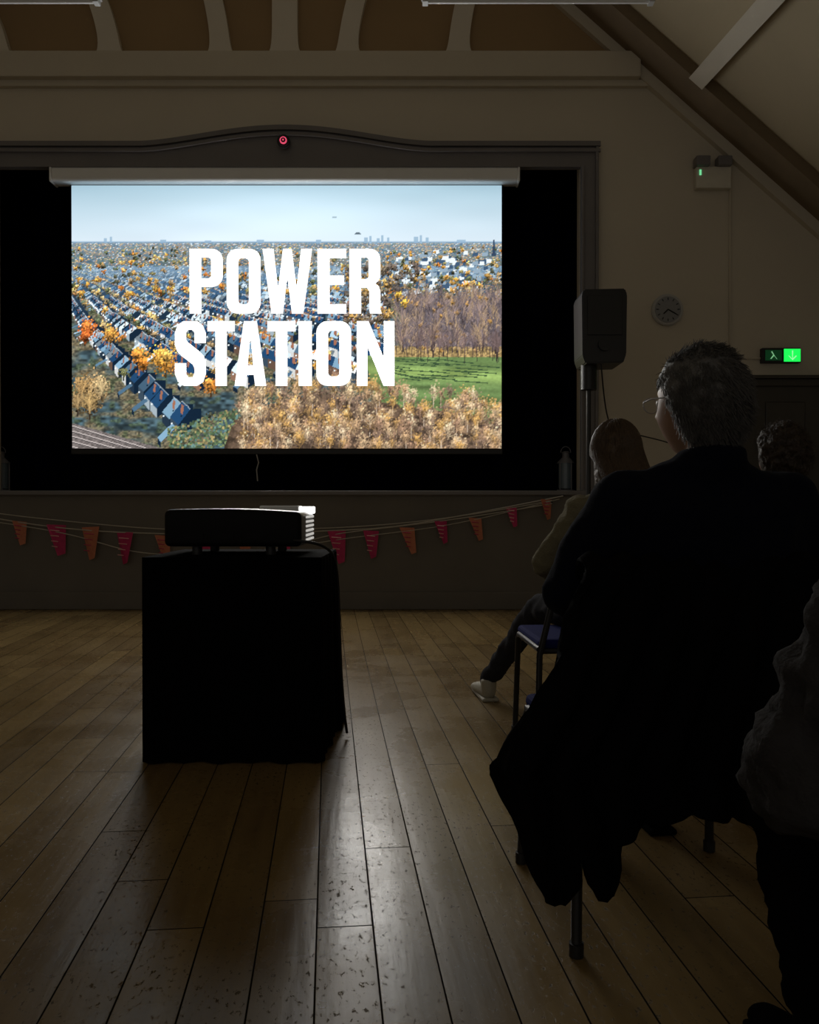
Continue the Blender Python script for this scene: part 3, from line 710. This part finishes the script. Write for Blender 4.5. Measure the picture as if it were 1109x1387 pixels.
def hair_mesh(kind,R=1.0):
    bm=bmesh.new(); bmesh.ops.create_uvsphere(bm,u_segments=120,v_segments=90,radius=1)
    for v in bm.verts:
        x,y_,z=v.co.normalized()
        thick={'short':.018,'long':.016,'curly':.030}[kind]*R
        X,Y,Z=x*(.078+thick),y_*(.098+thick*.8)-.006,z*(.118+thick)
        zone=z-hairlim(y_)
        k=1/(1+math.exp(-zone*14))
        n_=mnoise.fractal(Vector((x*4,y_*4,z*4)),1.0,2.0,3)*({'short':.006,'long':.002,'curly':.012}[kind])
        n_+=mnoise.noise(Vector((x*16,y_*16,z*9)))*({'short':.0025,'long':.001,'curly':.006}[kind])
        if z<0: X*=1-.22*(-z); 
        if z<0 and y_<0: Y*=1-.12*(-z)
        sc=.80+.20*k
        v.co=Vector((X,Y,Z))*sc+v.co.normalized()*n_*k
    me=bpy.data.meshes.new('hair'); bm.to_mesh(me); bm.free(); return me
def strands(name,kind,m,parent,M4,count):
    cu=bpy.data.curves.new(name,'CURVE'); cu.dimensions='3D'; cu.bevel_depth=.0009 if kind!='long' else .0016; cu.bevel_resolution=0
    cnt=0
    while cnt<count:
        d=Vector((random.gauss(0,1),random.gauss(0,1),random.gauss(0,1))).normalized()
        x,y_,z=d
        lim=hairlim(y_)
        if z<lim: continue
        if kind=='long' and z<-.1: continue
        cnt+=1
        zf=1-.22*max(0,-z)
        p=Vector((x*.093*zf,y_*.111*(1-.12*max(0,-z) if y_<0 else 1)-.006,z*.133)); pts=[]
        if kind=='short':
            clump=mnoise.noise_vector(d*3.0)*.55
            fl=(Vector((x*.3,-.75,-.8 if z<.7 else .0)))+d*.34+clump+Vector((random.gauss(0,.14),random.gauss(0,.14),random.gauss(0,.14)))
            fl.normalize(); L_=random.uniform(.012,.026)
            if random.random()<.05: fl=(fl+d*.6).normalized()
            for i in range(4): pts.append(p+fl*L_*i/3+Vector((0,0,-.004*(i/3)**2)))
        elif kind=='curly':
            ph=random.random()*6; L_=random.uniform(.015,.04); a=d.orthogonal().normalized(); b_=d.cross(a)
            for i in range(9): q=i/8; pts.append(p+d*(L_*q-.004)+(a*math.cos(ph+q*8)+b_*math.sin(ph+q*8))*.006)
        else:
            th=math.atan2(y_,x); 
            if y_>.25: th=math.atan2(.25,x)
            h_=random.uniform(0,1)
            for i in range(12):
                q=i/11; zz_=.134*z+ (-.30-.134*z)*q
                if zz_>-.02: 
                    c_=math.sqrt(max(0,1-(zz_/.137)**2)); rx,ry=.097*c_,.118*c_
                else: rx=.102; ry=.116
                back=min(1,max(0,(-zz_)/.16))
                yv=ry*math.sin(th)-.006
                if zz_<-.02: yv=min(yv,.04)*(1-.35*back)-.125*back
                pts.append(Vector((rx*math.cos(th)+.005*math.sin(q*7+h_*6),yv,zz_)))
        sp=cu.splines.new('POLY'); sp.points.add(len(pts)-1)
        for i,q in enumerate(pts): sp.points[i].co=(*(M4@q),1); sp.points[i].radius=1-.6*i/len(pts)
    cu.materials.append(m); o=bpy.data.objects.new(name,cu); COL.objects.link(o); o.parent=parent
def hand_bm(side,wr,dirv,up):
    d=Vector(dirv).normalized(); u=Vector(up).normalized(); r=d.cross(u).normalized()*side; u=r.cross(d).normalized()*1
    if u.dot(Vector(up))<0: u=-u
    P=lambda a,b_,c: tuple(Vector(wr)+d*a+r*b_+u*c)
    bm=bmesh.new()
    hull_into(bm,[(P(-.01,0,0),.024),(P(.03,-.022,0),.015),(P(.03,.022,0),.015),(P(.085,-.03,0),.012),(P(.085,.03,.0),.012)])
    for k,(o_,L_) in enumerate(((-.030,.9),(-.010,1.0),(.011,.94),(.031,.74))):
        a=P(.085,o_,0); b_=P(.085+.042*L_,o_*1.1,-.008); c=P(.085+.062*L_,o_*1.12,-.028*L_); e=P(.085+.068*L_,o_*1.12,-.050*L_)
        hull_into(bm,[(a,.0105),(b_,.0095)]); hull_into(bm,[(b_,.0095),(c,.0085)]); hull_into(bm,[(c,.0085),(e,.0075)])
    a=P(.02,-.026,-.004); b_=P(.055,-.050,-.012); c=P(.085,-.058,-.02)
    hull_into(bm,[(a,.015),(b_,.0115)]); hull_into(bm,[(b_,.0115),(c,.009)])
    return bm
def person(loc,rz,top,trouser,hairm,hkind,head_yaw=0,bw=1.0,headpos=(0,.0,1.25),hs=1.0,elbL=(-.29,.02,.78),elbR=(.29,.02,.78),
           wrL=(-.10,.30,.64),wrR=(.10,.30,.64),kneeL=(-.13,.46,.50),kneeR=(.13,.46,.50),ankL=(-.13,.50,.10),ankR=(.13,.50,.10),shY=-.06,shz=1.0,disp=((.09,.022),),
           shoe=None,glasses=False,armr=1.0,nstr=1400,collar=0.0):
    P=empty('seated_person',loc,(0,0,rz))
    bm=bmesh.new(); b=bw
    pel=((0,-.02,.585),(.185*b,.15,.115)); wa=((0,-.05,.75),(.175*b,.135,.10)); ch=((0,shY-.01,.92),(.185*b,.125,.11))
    hull_into(bm,[pel,wa]); hull_into(bm,[wa,ch])
    sL=((-.165*b,shY,shz),(.075,.075,.065)); sR=((.165*b,shY,shz),(.075,.075,.065))
    hull_into(bm,[ch,sL,sR]); hull_into(bm,[((-.11*b,shY,shz+.01),.06),((.11*b,shY,shz+.01),.06),((headpos[0]*.5,shY+.01,shz+.085),(.07,.065,.03))])
    if collar:
        ck_=Vector((0,-.04,-.125)); ck_.rotate(Matrix.Rotation(head_yaw,3,'Z')); 
        hull_into(bm,[((headpos[0]*.5,shY+.01,shz+.06),(.10,.09,.04)),((headpos[0]+ck_.x*hs,headpos[1]+ck_.y*hs,headpos[2]+ck_.z*hs-.02+collar),(.074*hs,.074*hs,.014))])
    for s_,el_,wr_ in ((sL,elbL,wrL),(sR,elbR,wrR)):
        sc=Vector(s_[0]); 
        hull_into(bm,[(tuple(sc+Vector((0,0,-.01))),.068*armr),(el_,.052*armr)]); hull_into(bm,[(el_,.052*armr),(wr_,.036*armr)])
    for sg,kn,an in ((-1,kneeL,ankL),(1,kneeR,ankR)):
        md=(kn[0]*.5+an[0]*.5,kn[1]*.5+an[1]*.5,kn[2]*.5+an[2]*.5)
        hull_into(bm,[((sg*.09,.0,.565),(.095,.10,.085)),(kn,.066)])
        hull_into(bm,[(kn,.066),(md,.056)]); hull_into(bm,[(md,.056),(an,.046)])
    me=bake_remesh('body',bm,.011 if armr>1.2 else .013,5,disp)
    o=obj('body',me,[],P,smooth=True); me.materials.clear(); me.materials.append(top); me.materials.append(trouser)
    for p in me.polygons:
        c=p.center; arm = (abs(c.x)>.2*b and c.z>.6 and c.y<.25) or c.z>.66 or min((c-Vector(wrL)).length,(c-Vector(wrR)).length)<.07
        p.material_index=0 if (arm or (c.z>.56 and c.y<.12)) else 1; p.use_smooth=True
    hp=Vector(headpos); M4=Matrix.Translation(hp)@Matrix.Rotation(head_yaw,4,'Z')@Matrix.Scale(hs,4)
    me=head_mesh(); me.materials.clear(); me.transform(M4); obj('head',me,M_skin,P,smooth=True)
    for s in (-1,1):
        bm=bmesh.new(); bmesh.ops.create_uvsphere(bm,u_segments=16,v_segments=12,radius=.0115); me=bpy.data.meshes.new('eye'); bm.to_mesh(me); bm.free()
        me.transform(M4@Matrix.Translation((s*.032,.078,.010))); obj('eye_%d'%s,me,M_white,P,smooth=True)
    hm=hair_mesh(hkind); hm.transform(M4); obj('hair',hm,hairm,P,smooth=True)
    strands('hair_strands',hkind,hairm,P,M4,nstr)
    if hkind=='long':
        bm=bmesh.new()
        hull_into(bm,[((0,-.055,.03),(.088,.06,.08)),((0,-.100,-.10),(.094,.040,.05))])
        hull_into(bm,[((0,-.100,-.10),(.094,.040,.05)),((0,-.165,-.26),(.092,.030,.03))])
        for s in (-1,1): hull_into(bm,[((s*.075,.0,.03),(.02,.04,.05)),((s*.088,-.04,-.14),(.024,.035,.03))])
        me=bake_remesh('hair_length',bm,.007,4,((.03,.012),)); me.materials.clear(); me.transform(M4); obj('hair_length',me,hairm,P,smooth=True)
    if glasses:
        for s in (-1,1):
            ring_=[M4@Vector((s*.034+.024*math.cos(t),.108,.008+.018*math.sin(t))) for t in np.linspace(0,2*math.pi,20)[:-1]]
            tube('glasses_rim_%d'%s,ring_,.0016,M_grey,P,cyclic=True)
            tube('glasses_arm_%d'%s,[M4@Vector((s*.058,.108,.014)),M4@Vector((s*.080,.06,.016)),M4@Vector((s*.086,-.01,.012))],.0018,M_grey,P)
        tube('glasses_bridge',[M4@Vector((-.01,.11,.012)),M4@Vector((.01,.11,.012))],.0016,M_grey,P)
    for nm,sd,el_,wr_ in (('left',1,elbL,wrL),('right',-1,elbR,wrR)):
        dv=(Vector(wr_)-Vector(el_)); dv.z*=.3; dv.normalize()
        bm=hand_bm(-sd,Vector(wr_)+dv*.035,dv,(0,0,1)); me=bake_remesh('hand',bm,.0035,2); me.materials.clear(); obj('hand_'+nm,me,M_skin,P,smooth=True)
    for nm,kn,an in (('left',kneeL,ankL),('right',kneeR,ankR)):
        bm=bmesh.new(); x,yv,z=an
        hull_into(bm,[((x,yv-.02,.055),(.04,.045,.05)),((x,yv-.02,.10),(.042,.045,.02))])
        hull_into(bm,[((x,yv-.02,.05),(.038,.045,.045)),((x*1.03,yv+.12,.038),(.044,.05,.030)),((x*1.05,yv+.18,.03),(.036,.03,.022))])
        for v in bm.verts: v.co.z=max(v.co.z,.004)
        me=bake_remesh('shoe',bm,.006,3); me.materials.clear(); obj('shoe_'+nm,me,shoe or M_cloth,P,smooth=True)
        box('sole_'+nm,x-.042,x+.046,yv-.065,yv+.2,0.0,.018,shoe or M_cloth,P,bev=.008)
    return P
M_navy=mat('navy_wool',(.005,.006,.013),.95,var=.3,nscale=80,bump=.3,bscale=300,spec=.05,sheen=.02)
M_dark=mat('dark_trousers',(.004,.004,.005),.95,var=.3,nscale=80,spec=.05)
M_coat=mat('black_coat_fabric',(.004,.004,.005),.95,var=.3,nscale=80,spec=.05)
M_cream2=mat('olive_cream_coat',(.19,.17,.11),.95,var=.2,nscale=40,bump=.5,bscale=120,spec=.1)
M_greyt=mat('grey_trousers',(.028,.028,.033),.95,var=.2,nscale=60,spec=.1)
M_char=mat('charcoal_fleece',(.016,.015,.016),.95,var=.3,nscale=50,bump=.6,bscale=120,spec=.05)
M_char2=mat('charcoal_padded_coat',(.038,.036,.037),.9,var=.3,nscale=50,bump=.5,bscale=90,spec=.1)
M_hg=mat('grey_hair',(.12,.115,.11),.5,var=.4,nscale=30,bump=.5,bscale=150)
M_hb=mat('brown_hair',(.075,.045,.024),.42,var=.55,nscale=70,bump=.4,bscale=120)
M_hd=mat('dark_curly_hair',(.03,.018,.010),.5,var=.4,nscale=40,bump=.6,bscale=90)
M_shoe=mat('pale_shoe',(.40,.37,.29),.6,var=.1)
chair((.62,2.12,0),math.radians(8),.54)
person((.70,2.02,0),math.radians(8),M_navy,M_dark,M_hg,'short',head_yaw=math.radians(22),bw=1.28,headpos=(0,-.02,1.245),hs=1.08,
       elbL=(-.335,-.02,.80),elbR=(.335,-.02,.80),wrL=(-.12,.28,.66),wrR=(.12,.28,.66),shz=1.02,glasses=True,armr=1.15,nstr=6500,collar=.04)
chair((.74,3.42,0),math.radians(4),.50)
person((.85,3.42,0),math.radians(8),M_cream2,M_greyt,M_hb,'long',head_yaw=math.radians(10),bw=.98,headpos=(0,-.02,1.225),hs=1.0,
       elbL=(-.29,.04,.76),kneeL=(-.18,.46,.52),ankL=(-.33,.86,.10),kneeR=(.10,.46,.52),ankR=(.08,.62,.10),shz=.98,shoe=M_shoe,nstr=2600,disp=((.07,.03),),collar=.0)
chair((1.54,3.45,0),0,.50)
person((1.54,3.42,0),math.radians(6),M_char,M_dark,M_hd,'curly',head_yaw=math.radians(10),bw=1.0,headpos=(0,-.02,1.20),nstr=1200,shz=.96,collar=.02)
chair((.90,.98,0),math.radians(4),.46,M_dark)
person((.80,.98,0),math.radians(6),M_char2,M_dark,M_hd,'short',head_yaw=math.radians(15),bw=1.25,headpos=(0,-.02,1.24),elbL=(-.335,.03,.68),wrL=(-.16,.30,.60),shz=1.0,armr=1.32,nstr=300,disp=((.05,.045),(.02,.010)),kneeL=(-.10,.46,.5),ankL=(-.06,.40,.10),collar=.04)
# ---------------- coat over chair ----------------
def coat():
    ZR=[.84,.80,.72,.655,.58,.526,.47,.438,.374,.318,.254,.20,.15]
    XL=[.385,.36,.335,.31,.27,.235,.20,.172,.195,.21,.225,.235,.25]
    bm=bmesh.new(); NU=110; NV=60; G=[]
    pts=[(0,.43),(.02,.35),(.045,.22),(.07,.145),(.13,.14),(.165,.19),(.19,.27),(.215,.20),(.24,.14),(.29,.15),(.32,.27),(.5,.33),(.8,.29),(1,.36)]
    hx=[p[0] for p in pts]; hz_=[p[1] for p in pts]
    for j in range(NV+1):
        row=[]
        for i in range(NU+1):
            u=(i/NU)**1.3; v=j/NV
            zb=np.interp(u,hx,hz_); z=.86+(zb-.86)*v
            xl=np.interp(-z,[-a for a in ZR],XL); xr=.93+.02*math.sin(z*9)
            x=xl+(xr-xl)*u
            yb=1.800+(x-.35)*.14
            yv=yb-.02-.035*math.sin(v*2.2)+(.022*math.sin(u*42+v*3)+.014*math.sin(u*19-v*5))*min(1,v*2.5+.1)
            row.append(bm.verts.new((x,yv,z+.008*math.sin(u*50)*(1-v))))
        G.append(row)
    for j in range(NV):
        for i in range(NU): bm.faces.new((G[j][i],G[j+1][i],G[j+1][i+1],G[j][i+1]))
    top=[]
    for k,(dy_,dz) in enumerate(((.03,.018),(.065,.01),(.085,-.03))):
        top.append([bm.verts.new((v.co.x,v.co.y+dy_,v.co.z+dz)) for v in G[0]])
    seq=[G[0]]+top
    for a,b_ in zip(seq,seq[1:]):
        for i in range(NU): bm.faces.new((b_[i],a[i],a[i+1],b_[i+1]))
    me=bpy.data.meshes.new('draped_coat'); bm.to_mesh(me); bm.free()
    o=obj('draped_coat',me,M_coat,smooth=True); s=o.modifiers.new('s','SOLIDIFY'); s.thickness=.022; s.offset=0
    t=bpy.data.textures.new('c','CLOUDS'); t.noise_scale=.07; d=o.modifiers.new('d','DISPLACE'); d.texture=t; d.strength=.02
coat()
# ---------------- world / lights ----------------
w=bpy.data.worlds.new('hall_ambient'); S.world=w; w.use_nodes=True
w.node_tree.nodes['Background'].inputs[0].default_value=(1.0,.94,.84,1); w.node_tree.nodes['Background'].inputs[1].default_value=.19
# ---------------- camera ----------------
cam=bpy.data.cameras.new('camera'); co_=bpy.data.objects.new('camera',cam); COL.objects.link(co_)
cam.sensor_fit='VERTICAL'; cam.sensor_height=36; cam.lens=36*1110/1387; cam.clip_start=.05
co_.location=(0,0,1.0); co_.rotation_euler=(math.radians(90-.44),0,0)
S.camera=co_
